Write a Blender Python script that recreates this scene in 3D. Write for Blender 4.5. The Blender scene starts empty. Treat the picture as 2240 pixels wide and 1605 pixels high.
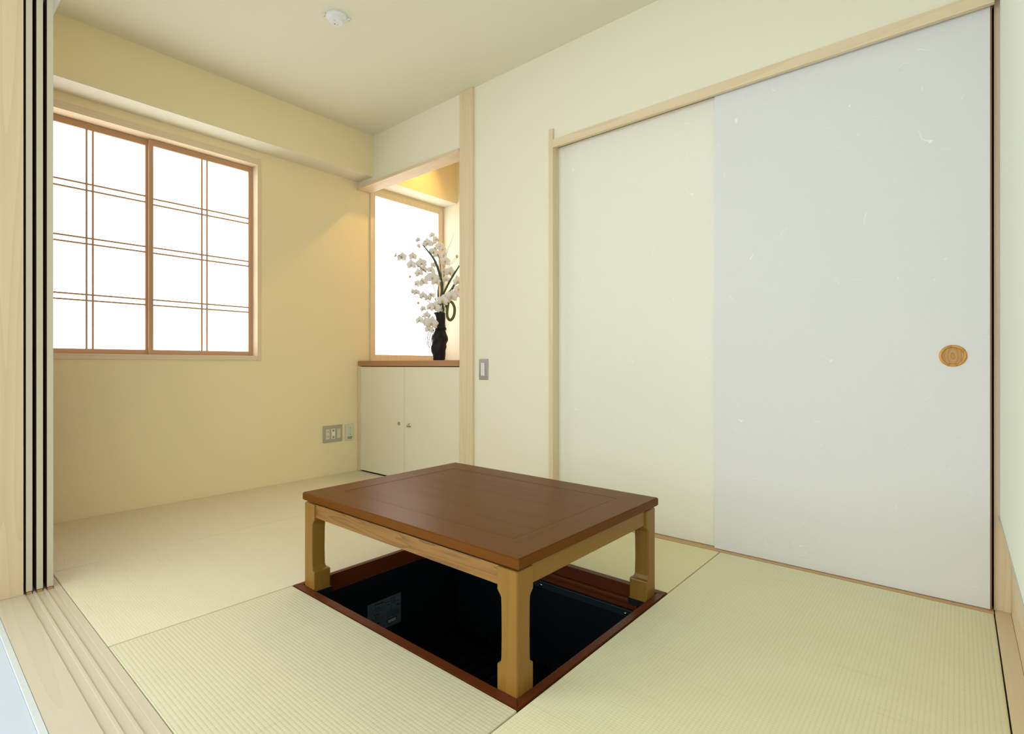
import bpy, bmesh, math, random
from mathutils import Vector, Matrix
random.seed(7)
S = bpy.context.scene
COL = S.collection

# ------------------------------------------------------------------ camera
cam = bpy.data.cameras.new('camera')
cam.sensor_fit = 'HORIZONTAL'; cam.sensor_width = 36.0
cam.lens = 36.0 * 1149.0 / 2240.0
cam.shift_y = -5.2 / 2240.0
cam.clip_start = 0.02
co = bpy.data.objects.new('camera', cam); COL.objects.link(co)
ANG = math.radians(40.35)
co.location = (0, 0, 0.77)
co.rotation_euler = (math.radians(90), 0, ANG - math.radians(90))
S.camera = co

# ------------------------------------------------------------------ light
w = bpy.data.worlds.new('world'); S.world = w; w.use_nodes = True
bgn = w.node_tree.nodes['Background']
bgn.inputs[0].default_value = (0.87, 0.935, 1.0, 1); bgn.inputs[1].default_value = 2.05
S.view_settings.view_transform = 'Standard'; S.view_settings.look = 'None'
S.view_settings.gamma = 1.0; S.view_settings.use_curve_mapping = False
S.view_settings.exposure = 0.13

def area(name, loc, target, sx, sy, power, color):
    l = bpy.data.lights.new(name, 'AREA'); l.shape = 'RECTANGLE'; l.size = sx; l.size_y = sy
    l.energy = power; l.color = color
    o = bpy.data.objects.new(name, l); COL.objects.link(o); o.location = loc
    o.rotation_euler = (Vector(target) - Vector(loc)).to_track_quat('-Z', 'Y').to_euler()
    return o
# daylight of the living room windows behind the open sliding doors
area('living_room_daylight', (-1.75, 3.25, 1.35), (0.2, 0.2, 0.9), 2.3, 2.0, 38, (0.84, 0.93, 1.0))
# warm lamp hidden above the lintel of the alcove
l = bpy.data.lights.new('alcove_lamp', 'SPOT'); l.spot_size = math.radians(122); l.spot_blend = 1.0; l.shadow_soft_size = 0.03
l.energy = 26; l.color = (1.0, 0.54, 0.17)
o = bpy.data.objects.new('alcove_lamp', l); COL.objects.link(o); o.location = (2.80, 2.86, 2.55)
o.rotation_euler = Vector((-0.70, 0.05, -1.0)).to_track_quat('-Z', 'Y').to_euler()

# ------------------------------------------------------------------ materials
def new_mat(name):
    m = bpy.data.materials.new(name); m.use_nodes = True
    nt = m.node_tree; b = nt.nodes['Principled BSDF']
    return m, nt, b
def N(nt, t, **k):
    n = nt.nodes.new(t)
    for a, v in k.items(): setattr(n, a, v)
    return n
def mathn(nt, op, a, b=None, clamp=False):
    n = nt.nodes.new('ShaderNodeMath'); n.operation = op; n.use_clamp = clamp
    for i, v in enumerate((a, b)):
        if v is None: continue
        if isinstance(v, (int, float)): n.inputs[i].default_value = v
        else: nt.links.new(v, n.inputs[i])
    return n.outputs[0]
def mixc(nt, fac, c1, c2):
    n = nt.nodes.new('ShaderNodeMix'); n.data_type = 'RGBA'
    for i, v in ((0, fac), (6, c1), (7, c2)):
        if isinstance(v, (int, float)): n.inputs[i].default_value = v
        elif isinstance(v, tuple): n.inputs[i].default_value = (*v, 1)
        else: nt.links.new(v, n.inputs[i])
    return n.outputs[2]
def coords(nt, scale=(1, 1, 1), rot=(0, 0, 0)):
    tc = nt.nodes.new('ShaderNodeTexCoord'); mp = nt.nodes.new('ShaderNodeMapping')
    mp.inputs['Scale'].default_value = scale; mp.inputs['Rotation'].default_value = rot
    nt.links.new(tc.outputs['Object'], mp.inputs['Vector']); return mp.outputs[0]
def noise(nt, vec, sc, det=2.0, rough=0.5, dist=0.0):
    n = nt.nodes.new('ShaderNodeTexNoise'); nt.links.new(vec, n.inputs['Vector'])
    n.inputs['Scale'].default_value = sc; n.inputs['Detail'].default_value = det
    n.inputs['Roughness'].default_value = rough; n.inputs['Distortion'].default_value = dist
    return n.outputs[0]
def bump(nt, b, h, strength, dist):
    n = nt.nodes.new('ShaderNodeBump'); n.inputs['Strength'].default_value = strength
    n.inputs['Distance'].default_value = dist; nt.links.new(h, n.inputs['Height'])
    nt.links.new(n.outputs[0], b.inputs['Normal'])
def setb(b, rough=0.5, spec=0.5, metal=0.0, coat=0.0, color=None):
    b.inputs['Roughness'].default_value = rough; b.inputs['Specular IOR Level'].default_value = spec
    b.inputs['Metallic'].default_value = metal; b.inputs['Coat Weight'].default_value = coat
    if color: b.inputs['Base Color'].default_value = (*color, 1)

def plain(name, color, rough=0.5, spec=0.5, metal=0.0, coat=0.0, vary=0.04):
    m, nt, b = new_mat(name); setb(b, rough, spec, metal, coat)
    v = coords(nt); f = noise(nt, v, 14, 3)
    d = tuple(max(0, c * (1 - vary)) for c in color)
    nt.links.new(mixc(nt, f, d, color), b.inputs['Base Color'])
    return m

def paper_wall(name, color, rough=0.85):
    m, nt, b = new_mat(name); setb(b, rough, 0.25)
    v = coords(nt)
    f = noise(nt, v, 2.2, 3); g = noise(nt, coords(nt, (1, 1, 1)), 420, 2)
    d = tuple(c * 0.985 for c in color)
    nt.links.new(mixc(nt, f, d, color), b.inputs['Base Color'])
    bump(nt, b, g, 0.12, 0.001)
    return m

def wood(name, light, dark, axis='z', ring=26.0, rough=0.45, spec=0.4, coat=0.0, contrast=0.6, stretch=0.05, fine=0.35, ns=5.0):
    """long-grained wood; grain runs along the given local axis"""
    m, nt, b = new_mat(name); setb(b, rough, spec, 0, coat)
    i = 'xyz'.index(axis); sc = [1.0, 1.0, 1.0]; sc[i] = stretch
    v = coords(nt, tuple(sc))
    big = noise(nt, v, ns, 2, 0.45, 0.4)
    rings = mathn(nt, 'FRACT', mathn(nt, 'MULTIPLY', big, ring))
    rings = mathn(nt, 'POWER', rings, 2.2)
    s2 = [1.0, 1.0, 1.0]; s2[i] = 0.018
    fi = noise(nt, coords(nt, tuple(s2)), 260, 2, 0.6)
    f = mathn(nt, 'ADD', mathn(nt, 'MULTIPLY', rings, contrast), mathn(nt, 'MULTIPLY', fi, fine), True)
    nt.links.new(mixc(nt, f, light, dark), b.inputs['Base Color'])
    bump(nt, b, fi, 0.05, 0.001)
    return m

def tatami(name, ridge_axis, c1, c2):
    """woven rush: ridges run along ridge_axis, the rush strands across them"""
    m, nt, b = new_mat(name); setb(b, 0.48, 0.40)
    b.inputs['Sheen Weight'].default_value = 0.1
    tc = nt.nodes.new('ShaderNodeTexCoord'); sp = nt.nodes.new('ShaderNodeSeparateXYZ')
    nt.links.new(tc.outputs['Object'], sp.inputs[0])
    along = sp.outputs[0] if ridge_axis == 'x' else sp.outputs[1]
    across = sp.outputs[1] if ridge_axis == 'x' else sp.outputs[0]
    ph = mathn(nt, 'MULTIPLY', across, 2 * math.pi / 0.0098)
    r = mathn(nt, 'ABSOLUTE', mathn(nt, 'SINE', mathn(nt, 'MULTIPLY', ph, 0.5)))
    r = mathn(nt, 'POWER', r, 0.6)
    wob = mathn(nt, 'MULTIPLY', mathn(nt, 'SUBTRACT', noise(nt, tc.outputs['Object'], 30, 2), 0.5), 5.0)
    st = mathn(nt, 'ABSOLUTE', mathn(nt, 'SINE', mathn(nt, 'ADD', mathn(nt, 'MULTIPLY', along, math.pi / 0.0075), wob)))
    # strands: long across the ridges, thin along them
    s = (1.0, 0.03, 1.0) if ridge_axis == 'x' else (0.03, 1.0, 1.0)
    str_ = noise(nt, coords(nt, s), 240, 3, 0.6)
    s3 = (1.0, 0.06, 1.0) if ridge_axis == 'x' else (0.06, 1.0, 1.0)
    broad = noise(nt, coords(nt, s3), 9, 3, 0.55)
    f = mathn(nt, 'ADD', mathn(nt, 'MULTIPLY', str_, 0.55), mathn(nt, 'MULTIPLY', broad, 0.45))
    col = mixc(nt, f, c1, c2)
    dark = tuple(c * 0.72 for c in c1)
    v = mathn(nt, 'SUBTRACT', 1.0, r)
    col = mixc(nt, mathn(nt, 'MULTIPLY', v, 0.24, True), col, dark)
    col = mixc(nt, mathn(nt, 'MULTIPLY', mathn(nt, 'SUBTRACT', 1.0, st), 0.2, True), col, dark)
    sparse = mathn(nt, 'GREATER_THAN', noise(nt, coords(nt, s), 95, 1), 0.69)
    col = mixc(nt, mathn(nt, 'MULTIPLY', sparse, 0.08), col, tuple(c * 0.5 for c in c1))
    nt.links.new(col, b.inputs['Base Color'])
    h = mathn(nt, 'ADD', mathn(nt, 'MULTIPLY', r, 0.8), mathn(nt, 'MULTIPLY', st, 0.35))
    h = mathn(nt, 'ADD', h, mathn(nt, 'MULTIPLY', str_, 0.3))
    bump(nt, b, h, 0.5, 0.0012)
    return m

def washi(name, color, fibre=0.10):
    """door paper with scattered pale fibres"""
    m, nt, b = new_mat(name); setb(b, 0.7, 0.3)
    v = coords(nt)
    wv = nt.nodes.new('ShaderNodeTexNoise'); nt.links.new(v, wv.inputs['Vector']); wv.inputs['Scale'].default_value = 9
    ad = nt.nodes.new('ShaderNodeVectorMath'); ad.operation = 'MULTIPLY_ADD'
    nt.links.new(wv.outputs['Color'], ad.inputs[0]); ad.inputs[1].default_value = (0.12, 0.12, 0.12); nt.links.new(v, ad.inputs[2])
    n1 = noise(nt, ad.outputs[0], 11, 0)
    band = mathn(nt, 'LESS_THAN', mathn(nt, 'ABSOLUTE', mathn(nt, 'SUBTRACT', n1, 0.5)), 0.0035)
    mask = mathn(nt, 'GREATER_THAN', noise(nt, v, 17, 1), 0.635)
    f = mathn(nt, 'MULTIPLY', mathn(nt, 'MULTIPLY', band, mask), 0.75)
    soft = noise(nt, coords(nt, (1, 0.25, 1)), 150, 3)
    d = tuple(c * 0.97 for c in color); hi = tuple(min(0.97, c * 1.22) for c in color)
    nt.links.new(mixc(nt, f, mixc(nt, soft, d, color), hi), b.inputs['Base Color'])
    bump(nt, b, soft, 0.12, 0.0006)
    return m

def lit_paper(name, color, strength):
    """window paper with bright daylight standing behind it"""
    m, nt, b = new_mat(name); setb(b, 0.9, 0.1, color=(0.85, 0.87, 0.9))
    b.inputs['Emission Color'].default_value = (*color, 1)
    f = noise(nt, coords(nt), 90, 3)
    nt.links.new(mathn(nt, 'MULTIPLY', mathn(nt, 'ADD', mathn(nt, 'MULTIPLY', f, 0.04), 0.98), strength), b.inputs['Emission Strength'])
    return m

WALL = (0.89, 0.85, 0.665)
M = {}
M['wall'] = paper_wall('cream_wallpaper', WALL)
M['wall_f'] = paper_wall('daylight_tinted_wallpaper', (0.83, 0.865, 0.77))  # same cream paper, with the cool daylight put into its colour
M['wall_b'] = paper_wall('shade_tinted_wallpaper', (0.90, 0.785, 0.475))  # same cream paper, yellowed to put the back wall's shade into its colour
M['ceiling'] = paper_wall('ceiling_paper', (0.83, 0.80, 0.63))
M['header'] = paper_wall('white_header', (0.86, 0.85, 0.82))
for a in 'xyz':
    M['hinoki_' + a] = wood('pale_cypress_' + a, (0.83, 0.69, 0.46), (0.71, 0.54, 0.33), a, 16, 0.5, 0.35, 0, 0.38)
    M['sash_' + a] = wood('window_cedar_' + a, (0.58, 0.36, 0.21), (0.47, 0.27, 0.14), a, 12, 0.5, 0.3, 0, 0.25)
    M['leg_' + a] = wood('honey_stained_wood_' + a, (0.265, 0.134, 0.020), (0.20, 0.094, 0.013), a, 9, 0.34, 0.3, 0.08, 0.35)
    M['apron_' + a] = wood('stained_ash_' + a, (0.30, 0.145, 0.032), (0.175, 0.078, 0.019), a, 9, 0.34, 0.3, 0.08, 0.85, 0.06, 0.4, 26.0)
    M['top_' + a] = wood('walnut_stain_' + a, (0.155, 0.052, 0.005), (0.097, 0.030, 0.003), a, 5, 0.33, 0.075, 0.0, 0.40, 0.06, 0.5, 9.0)
    M['red_' + a] = wood('red_brown_frame_wood_' + a, (0.115, 0.025, 0.005), (0.070, 0.013, 0.003), a, 9, 0.38, 0.2, 0.0, 0.4)
    M['sill_' + a] = wood('scrubbed_cypress_' + a, (0.60, 0.53, 0.40), (0.52, 0.43, 0.30), a, 12, 0.5, 0.4, 0, 0.35)
M['jamb'] = wood('tan_wood', (0.62, 0.42, 0.22), (0.50, 0.32, 0.15), 'y', 8, 0.5, 0.3, 0, 0.3)
M['counter'] = wood('counter_wood', (0.46, 0.24, 0.105), (0.37, 0.18, 0.075), 'y', 8, 0.4, 0.4, 0, 0.3)
M['tat_x'] = tatami('rush_mat_x', 'x', (0.79, 0.735, 0.44), (0.88, 0.85, 0.59))
M['tat_y'] = tatami('rush_mat_y', 'y', (0.62, 0.57, 0.36), (0.71, 0.675, 0.475))
M['tatb_x'] = tatami('rush_mat_b', 'x', (0.70, 0.63, 0.42), (0.81, 0.755, 0.56))
M['tatb_y'] = tatami('rush_mat_c', 'y', (0.82, 0.73, 0.39), (0.91, 0.83, 0.50))
M['paper_front'] = washi('door_paper_pale', (0.80, 0.79, 0.765))
M['paper_back'] = washi('door_paper_cream', (0.88, 0.86, 0.735))
M['paper_edge'] = plain('door_edge_paper', (0.55, 0.50, 0.36), 0.7, 0.3)
M['lacquer'] = plain('dark_red_edge', (0.26, 0.12, 0.09), 0.5, 0.3)
M['void'] = plain('dark_timber', (0.05, 0.03, 0.02), 0.8, 0.1)
M['glow'] = lit_paper('bright_window_paper', (0.95, 0.97, 1.0), 2.3)
M['glow2'] = lit_paper('bright_alcove_window_paper', (0.97, 0.97, 1.0), 2.1)
M['alu'] = plain('brushed_plate', (0.40, 0.39, 0.37), 0.35, 0.5, 0.6)
M['beige'] = plain('taupe_plate', (0.44, 0.40, 0.31), 0.45, 0.5)
M['ivory'] = plain('ivory_plastic', (0.72, 0.68, 0.50), 0.4)
M['white'] = plain('white_plastic', (0.86, 0.86, 0.84), 0.35)
M['dark'] = plain('dark_slot', (0.05, 0.045, 0.035), 0.6)
M['brass'] = plain('gold_socket', (0.45, 0.33, 0.10), 0.3, 0.5, 0.9)
M['gold_wood'] = wood('golden_catch_wood', (0.72, 0.36, 0.045), (0.42, 0.17, 0.012), 'z', 22, 0.3, 0.5, 0.3, 0.8, 0.22)
M['chrome'] = plain('nickel', (0.62, 0.58, 0.50), 0.22, 0.5, 1.0)
M['cabinet'] = plain('cream_cabinet', (0.85, 0.80, 0.60), 0.55, 0.3, vary=0.015)
M['navy'] = plain('navy_enamel', (0.0028, 0.0055, 0.0085), 0.42, 0.3)
M['black'] = plain('black_metal', (0.003, 0.004, 0.004), 0.5, 0.3)
M['rimnavy'] = plain('teal_black_rim', (0.008, 0.018, 0.021), 0.45, 0.3)
M['slat'] = plain('dark_slat', (0.0010, 0.0020, 0.0010), 0.7, 0.03)
M['label'] = plain('grey_label', (0.075, 0.100, 0.112), 0.5, 0.2)
M['ink'] = plain('label_ink', (0.02, 0.025, 0.03), 0.6, 0.2)
M['vase'] = plain('black_cloth', (0.010, 0.008, 0.008), 0.6, 0.3)
M['stem'] = plain('dark_stem', (0.05, 0.06, 0.035), 0.5)
M['leaf'] = plain('green_leaf', (0.030, 0.085, 0.020), 0.35, 0.5, vary=0.4)
M['leaf2'] = plain('olive_leaf', (0.10, 0.16, 0.015), 0.35, 0.5, vary=0.4)
M['grass'] = plain('dry_grass', (0.10, 0.085, 0.045), 0.5)
M['petal'] = plain('white_petal', (0.88, 0.86, 0.80), 0.6, 0.2, vary=0.03)
M['petal'].node_tree.nodes['Principled BSDF'].inputs['Subsurface Weight'].default_value = 0.15
M['petal'].node_tree.nodes['Principled BSDF'].inputs['Subsurface Radius'].default_value = (0.01, 0.01, 0.008)
M['lip'] = plain('yellow_lip', (0.75, 0.58, 0.20), 0.5, vary=0.3)
M['bud'] = plain('green_white_bud', (0.62, 0.62, 0.30), 0.5)

# ------------------------------------------------------------------ builders
WPOS = {}
def empty(name, loc):
    o = bpy.data.objects.new(name, None); COL.objects.link(o)
    o.empty_display_size = 0.05; o.location = loc; WPOS[o.name] = Vector(loc)
    return o
def mk(name, bm, mat, parent=None, smooth=False):
    """bmesh in room coordinates -> one mesh object with its origin at its base"""
    vs = [v.co for v in bm.verts]
    O = Vector(((min(v.x for v in vs) + max(v.x for v in vs)) / 2, (min(v.y for v in vs) + max(v.y for v in vs)) / 2, min(v.z for v in vs)))
    bmesh.ops.translate(bm, vec=-O, verts=bm.verts)
    bmesh.ops.recalc_face_normals(bm, faces=bm.faces)
    me = bpy.data.meshes.new(name); bm.to_mesh(me); bm.free()
    me.materials.append(mat)
    if smooth:
        for p in me.polygons: p.use_smooth = True
    o = bpy.data.objects.new(name, me); COL.objects.link(o)
    WPOS[o.name] = O
    if parent is not None:
        o.parent = parent; o.location = O - WPOS[parent.name]
    else: o.location = O
    return o
def tag(o, label=None, cat=None, group=None, kind=None):
    if label: o['label'] = label
    if cat: o['category'] = cat
    if group: o['group'] = group
    if kind: o['kind'] = kind
    return o
def struct(o, label=None, cat=None): return tag(o, label, cat, None, 'structure')

def box(bm, x0, x1, y0, y1, z0, z1, bev=0.0, seg=2):
    t = bmesh.new()
    bmesh.ops.create_cube(t, size=1.0)
    for v in t.verts:
        v.co = Vector((x0 + (v.co.x + .5) * (x1 - x0), y0 + (v.co.y + .5) * (y1 - y0), z0 + (v.co.z + .5) * (z1 - z0)))
    if bev: bmesh.ops.bevel(t, geom=t.edges[:], offset=bev, segments=seg, affect='EDGES', profile=0.5)
    join(bm, t)
def join(bm, t):
    me = bpy.data.meshes.new('tmp'); t.to_mesh(me); t.free(); bm.from_mesh(me); bpy.data.meshes.remove(me)
def B(*a, **k):
    bm = bmesh.new(); box(bm, *a, **k); return bm
def boxes(*lst, bev=0.0):
    bm = bmesh.new()
    for b in lst: box(bm, *b, bev=bev)
    return bm
def slab_with_holes(x0, x1, z0, z1, holes, y0, y1, plane='xz'):
    """wall slab split around rectangular holes; plane 'xz' has thickness y0..y1"""
    us = sorted({x0, x1, *[h[0] for h in holes], *[h[1] for h in holes]})
    zs = sorted({z0, z1, *[h[2] for h in holes], *[h[3] for h in holes]})
    bm = bmesh.new()
    for i in range(len(us) - 1):
        for j in range(len(zs) - 1):
            cu, cz = (us[i] + us[i+1]) / 2, (zs[j] + zs[j+1]) / 2
            if any(h[0] < cu < h[1] and h[2] < cz < h[3] for h in holes): continue
            if plane == 'xz': box(bm, us[i], us[i+1], y0, y1, zs[j], zs[j+1])
            elif plane == 'yz': box(bm, y0, y1, us[i], us[i+1], zs[j], zs[j+1])
            else: box(bm, us[i], us[i+1], zs[j], zs[j+1], y0, y1)
    bmesh.ops.remove_doubles(bm, verts=bm.verts, dist=1e-5)
    seen = {}
    for f in bm.faces[:]:
        k = tuple(sorted(v.index for v in f.verts)); seen.setdefault(k, []).append(f)
    dead = [f for fs in seen.values() if len(fs) > 1 for f in fs]
    bmesh.ops.delete(bm, geom=dead, context='FACES')
    return bm
def lathe(prof, c, axis='z', n=32):
    """prof: list of (radius, height); revolved about an axis through c"""
    bm = bmesh.new(); rings = []
    for r, h in prof:
        ring = []
        for k in range(n):
            a = 2 * math.pi * k / n
            p = (r * math.cos(a), r * math.sin(a), h)
            if axis == 'x': p = (h, p[0], p[1])
            if axis == 'y': p = (p[0], h, p[1])
            ring.append(bm.verts.new(Vector(c) + Vector(p)))
        rings.append(ring)
    for a, b in zip(rings, rings[1:]):
        for k in range(n): bm.faces.new((a[k], a[(k+1) % n], b[(k+1) % n], b[k]))
    bm.faces.new(rings[0]); bm.faces.new(rings[-1][::-1])
    return bm
def smooth_pts(pts, sub=6):
    P = [Vector(p) for p in pts]
    if len(P) < 3: return P
    Q = [2 * P[0] - P[1]] + P + [2 * P[-1] - P[-2]]; out = []
    for i in range(1, len(Q) - 2):
        for k in range(sub):
            t = k / sub; a, b, c, d = Q[i-1:i+3]
            out.append(0.5 * ((2*b) + (c-a)*t + (2*a-5*b+4*c-d)*t*t + (3*b-a-3*c+d)*t**3))
    out.append(P[-1]); return out
def tube(bm, pts, r0, r1=None, n=6, sub=6):
    r1 = r0 if r1 is None else r1
    P = smooth_pts(pts, sub); rings = []; up = Vector((0.3, 0.1, 1)).normalized()
    for i, p in enumerate(P):
        t = (P[min(i+1, len(P)-1)] - P[max(i-1, 0)]).normalized()
        s = t.cross(up)
        if s.length < 1e-3: s = t.cross(Vector((1, 0, 0)))
        s.normalize(); u = s.cross(t).normalized()
        r = r0 + (r1 - r0) * i / (len(P) - 1)
        rings.append([bm.verts.new(p + s * r * math.cos(2*math.pi*k/n) + u * r * math.sin(2*math.pi*k/n)) for k in range(n)])
    for a, b in zip(rings, rings[1:]):
        for k in range(n): bm.faces.new((a[k], a[(k+1) % n], b[(k+1) % n], b[k]))
    bm.faces.new(rings[0]); bm.faces.new(rings[-1][::-1])

# ------------------------------------------------------------------ the room
XW, YB, ZC = 2.20, 3.335, 2.39        # right wall face, back wall face, ceiling
XO = 0.378                            # inner edge of the door sill
YF = -0.085                           # edge of the mats at the front wall
struct(mk('floor', slab_with_holes(-2.6, 3.2, -0.30, 3.5, [(0.90, 1.69, 0.75, 1.77)], -0.11, -0.032, 'xy'), M['void']), 'dark timber subfloor under the rush mats', 'floor')
struct(mk('ceiling', boxes((-2.6, 2.29, -0.3, 3.48, ZC, ZC + 0.1), (2.29, 3.15, -0.3, 2.27, ZC, ZC + 0.1), (2.29, 3.15, 2.27, 3.48, 2.62, 2.70)), M['ceiling']), 'flat cream papered ceiling', 'ceiling')
# back wall with the two window openings and the boxed beam along its top
WX0, WX1, WZ0, WZ1 = 0.345, 1.468, 0.825, 2.015      # main window clear opening
AX0, AX1, AZ0, AZ1 = 2.335, 2.965, 0.845, 2.035      # alcove window clear opening
bm = slab_with_holes(0.10, 3.12, -0.05, 2.70, [(WX0 - 0.015, WX1 + 0.015, WZ0 - 0.02, WZ1 + 0.03), (AX0, AX1, AZ0, AZ1)], YB, YB + 0.15)
box(bm, 0.10, 3.02, 3.165, YB, 2.104, 2.66)
struct(mk('trim_14', B(0.10, 3.0195, 3.165, YB - 0.0005, 2.100, 2.104), M['ceiling']), 'pale underside of the boxed beam over the windows', 'trim')
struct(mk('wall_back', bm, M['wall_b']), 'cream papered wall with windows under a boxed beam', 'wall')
# right wall: alcove at its far end, sliding doors at its near end
bm = bmesh.new()
box(bm, XW, 2.29, 1.612, 2.27, -0.05, ZC)                    # between alcove and doors
box(bm, XW, 2.29, -0.3, 1.612, 1.925, ZC)                   # over the doors
box(bm, XW, 2.29, 2.27, YB, 2.06, 2.62)                      # fascia over the alcove
box(bm, 2.29, 3.12, 2.20, 2.27, -0.05, 2.62)                 # alcove near side
box(bm, 3.02, 3.12, 2.27, YB, -0.05, 2.62)                   # alcove back
struct(mk('wall_right', bm, M['wall']), 'cream papered wall with alcove and sliding doors', 'wall')
# front wall with a low opening near the floor
bm = bmesh.new()
box(bm, XO - 0.178, 2.30, -0.20, -0.098, 0.30, ZC)
box(bm, XO - 0.178, 2.30, -0.20, -0.160, -0.05, 0.30)
struct(mk('wall_front', bm, M['wall_f']), 'cream papered wall at the right edge, stopping above a low opening', 'wall')
# left side: wall beyond the sliding door pocket and over the door opening
bm = bmesh.new()
box(bm, 0.10, XO - 0.001, 2.55, YB, 2.05, ZC)
box(bm, 0.20, XO, -0.098, 3.165, 2.075, ZC)
box(bm, -0.10, 0.20, 2.45, YB, -0.05, ZC)
struct(mk('wall_left', bm, M['wall']), 'wall over and beside the wide sliding door opening', 'wall')
struct(mk('trim_1', B(0.20, XO, -0.098, 3.165, 2.045, 2.075), M['header']), 'pale header board over the wide door opening', 'trim')

# outer floor and the grooved sill
struct(mk('floor_outer', B(-2.6, 0.195, -0.30, 2.383, -0.032, -0.004), plain('outer_floor_boards', (0.56, 0.63, 0.72), 0.3, 0.4)), 'pale bluish floor outside the sliding doors', 'floor')
struct(mk('trim_2', B(0.1955, 0.210, -0.30, 2.383, -0.032, -0.001, bev=0.0015), plain('pale_edge_strip', (0.62, 0.67, 0.66), 0.35)), 'narrow whitish edging strip along the wooden sill', 'trim')
bm = bmesh.new()   # sill profile with three grooves, extruded along y
prof = [(0.2105, -0.030), (0.2105, 0.0), (0.284, 0.0), (0.2845, -0.004), (0.305, -0.004), (0.3055, 0.0), (0.3115, 0.0), (0.312, -0.004), (0.332, -0.004),
        (0.3325, 0.0), (0.3385, 0.0), (0.339, -0.004), (0.3595, -0.004), (0.360, 0.0), (XO - 0.001, 0.0), (XO - 0.001, -0.030)]
a = [bm.verts.new((x, -0.098, z)) for x, z in prof]; b = [bm.verts.new((x, YB, z)) for x, z in prof]
for i in range(len(a)): bm.faces.new((a[i], a[(i+1) % len(a)], b[(i+1) % len(a)], b[i]))
bm.faces.new(a); bm.faces.new(b[::-1])
struct(mk('trim_3', bm, M['sill_y']), 'pale wooden sill with three door grooves', 'trim')
# end jamb of the door pocket
struct(mk('trim_4', B(0.105, 0.281, 2.384, 2.448, 0.0005, 2.045), wood('jamb_wood', (0.68, 0.54, 0.33), (0.56, 0.41, 0.22), 'z', 16, 0.5, 0.3, 0, 0.38)), 'wide pale wooden jamb at the left edge', 'trim')

# three stacked sliding doors seen edge-on
for i, (x0, x1) in enumerate(((0.288, 0.3035), (0.3145, 0.3305), (0.3415, 0.3575))):
    y0 = 2.386
    r = empty('door_%d' % (i + 3), ((x0 + x1) / 2, 2.85, -0.002))
    struct(r, ('paper sliding door in the pocket nearest the wooden jamb', 'middle of the three paper sliding doors in the pocket', 'paper sliding door in the pocket nearest the mats')[i], 'door')
    mk('panel', B(x0, x1, y0 + 0.004, 3.32, 0.004, 2.043), M['lacquer'], r)
    mk('edge_strip', B(x0 - 0.0003, x1 + 0.0003, y0, y0 + 0.0038, 0.006, 2.042, bev=0.0008), M['paper_edge'], r)
    mk('runner', B(x0 + 0.001, x1 - 0.001, y0, 3.32, -0.0035, 0.0038), M['counter'], r)

# tatami mats
def mat_(name, x0, x1, y0, y1, m, label, g=0.0012):
    bm = bmesh.new(); box(bm, x0 + g, x1 - g, y0 + g, y1 - g, -0.030, 0.0, bev=0.0025, seg=2)
    o = mk(name, bm, m); tag(o, label, 'tatami mat', 'rush mats covering the floor'); return o
mat_('tatami_mat', XO, 0.900, 0.748, 1.768, M['tat_y'], 'half-width rush mat between the grooved sill and the left edge of the sunken pit')
mat_('tatami_mat', XO, XW, 1.770, 2.560, M['tatb_x'], 'long rush mat behind the table running from door sill to alcove wall')
mat_('tatami_mat', XO, XW, 2.562, YB - 0.001, M['tatb_x'], 'rush mat lying along the foot of the window wall')
mat_('tatami_mat', XO, XW, YF, 0.746, M['tat_x'], 'large ribbed rush mat filling the right foreground beside the pit')
mat_('tatami_mat', 1.692, XW, 0.748, 1.768, M['tatb_y'], 'small rush mat between the pit and the paper sliding doors')

# wood at the foot of the front wall: floor board, screen in the low opening, casing
struct(mk('trim_5', B(XO, 2.235, -0.124, YF - 0.002, -0.030, 0.002, bev=0.001), M['hinoki_x']), 'pale floor board between the mat and the front wall', 'trim')
struct(mk('trim_6', B(XO, 2.235, -0.132, -0.1245, -0.030, 0.300), M['hinoki_x']), 'pale wooden panel set back in the low opening', 'trim')
struct(mk('trim_7', B(XO, 2.235, -0.124, -0.0965, 0.284, 0.2995, bev=0.001), M['sill_x']), 'thin pale wooden casing under the front wall paper', 'trim')
struct(mk('trim_8', B(2.2365, 2.262, -0.156, -0.0855, 0.0, 1.925), M['hinoki_z']), 'pale wooden jamb at the near end of the sliding doors', 'trim')

# post between alcove and doors, door frame
struct(mk('trim_9', B(2.186, 2.286, 2.158, 2.270, 0.0005, ZC - 0.0005, bev=0.0015), M['hinoki_z']), 'tall pale wooden post beside the alcove', 'trim')
struct(mk('trim_10', B(2.188, 2.262, 1.585, 1.612, 0.0005, 1.982, bev=0.0015), M['hinoki_z']), 'slim pale jamb at the far end of the sliding doors', 'trim')
bm = boxes((2.188, 2.206, -0.0850, 1.5845, 1.884, 1.925), (2.206, 2.262, -0.0850, 1.5845, 1.900, 1.925), bev=0.001)
struct(mk('trim_11', bm, M['hinoki_y']), 'long pale head rail over the sliding doors', 'trim')
struct(mk('trim_12', B(XW + 0.001, 2.262, -0.0845, 1.5845, -0.030, 0.003, bev=0.001), M['jamb']), 'thin brown sill strip under the sliding doors', 'trim')
struct(mk('wall_closet', boxes((2.275, 2.285, -0.3, 1.61, -0.05, 1.95)), M['void']), 'dark closet lining behind the sliding doors', 'wall')

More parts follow.
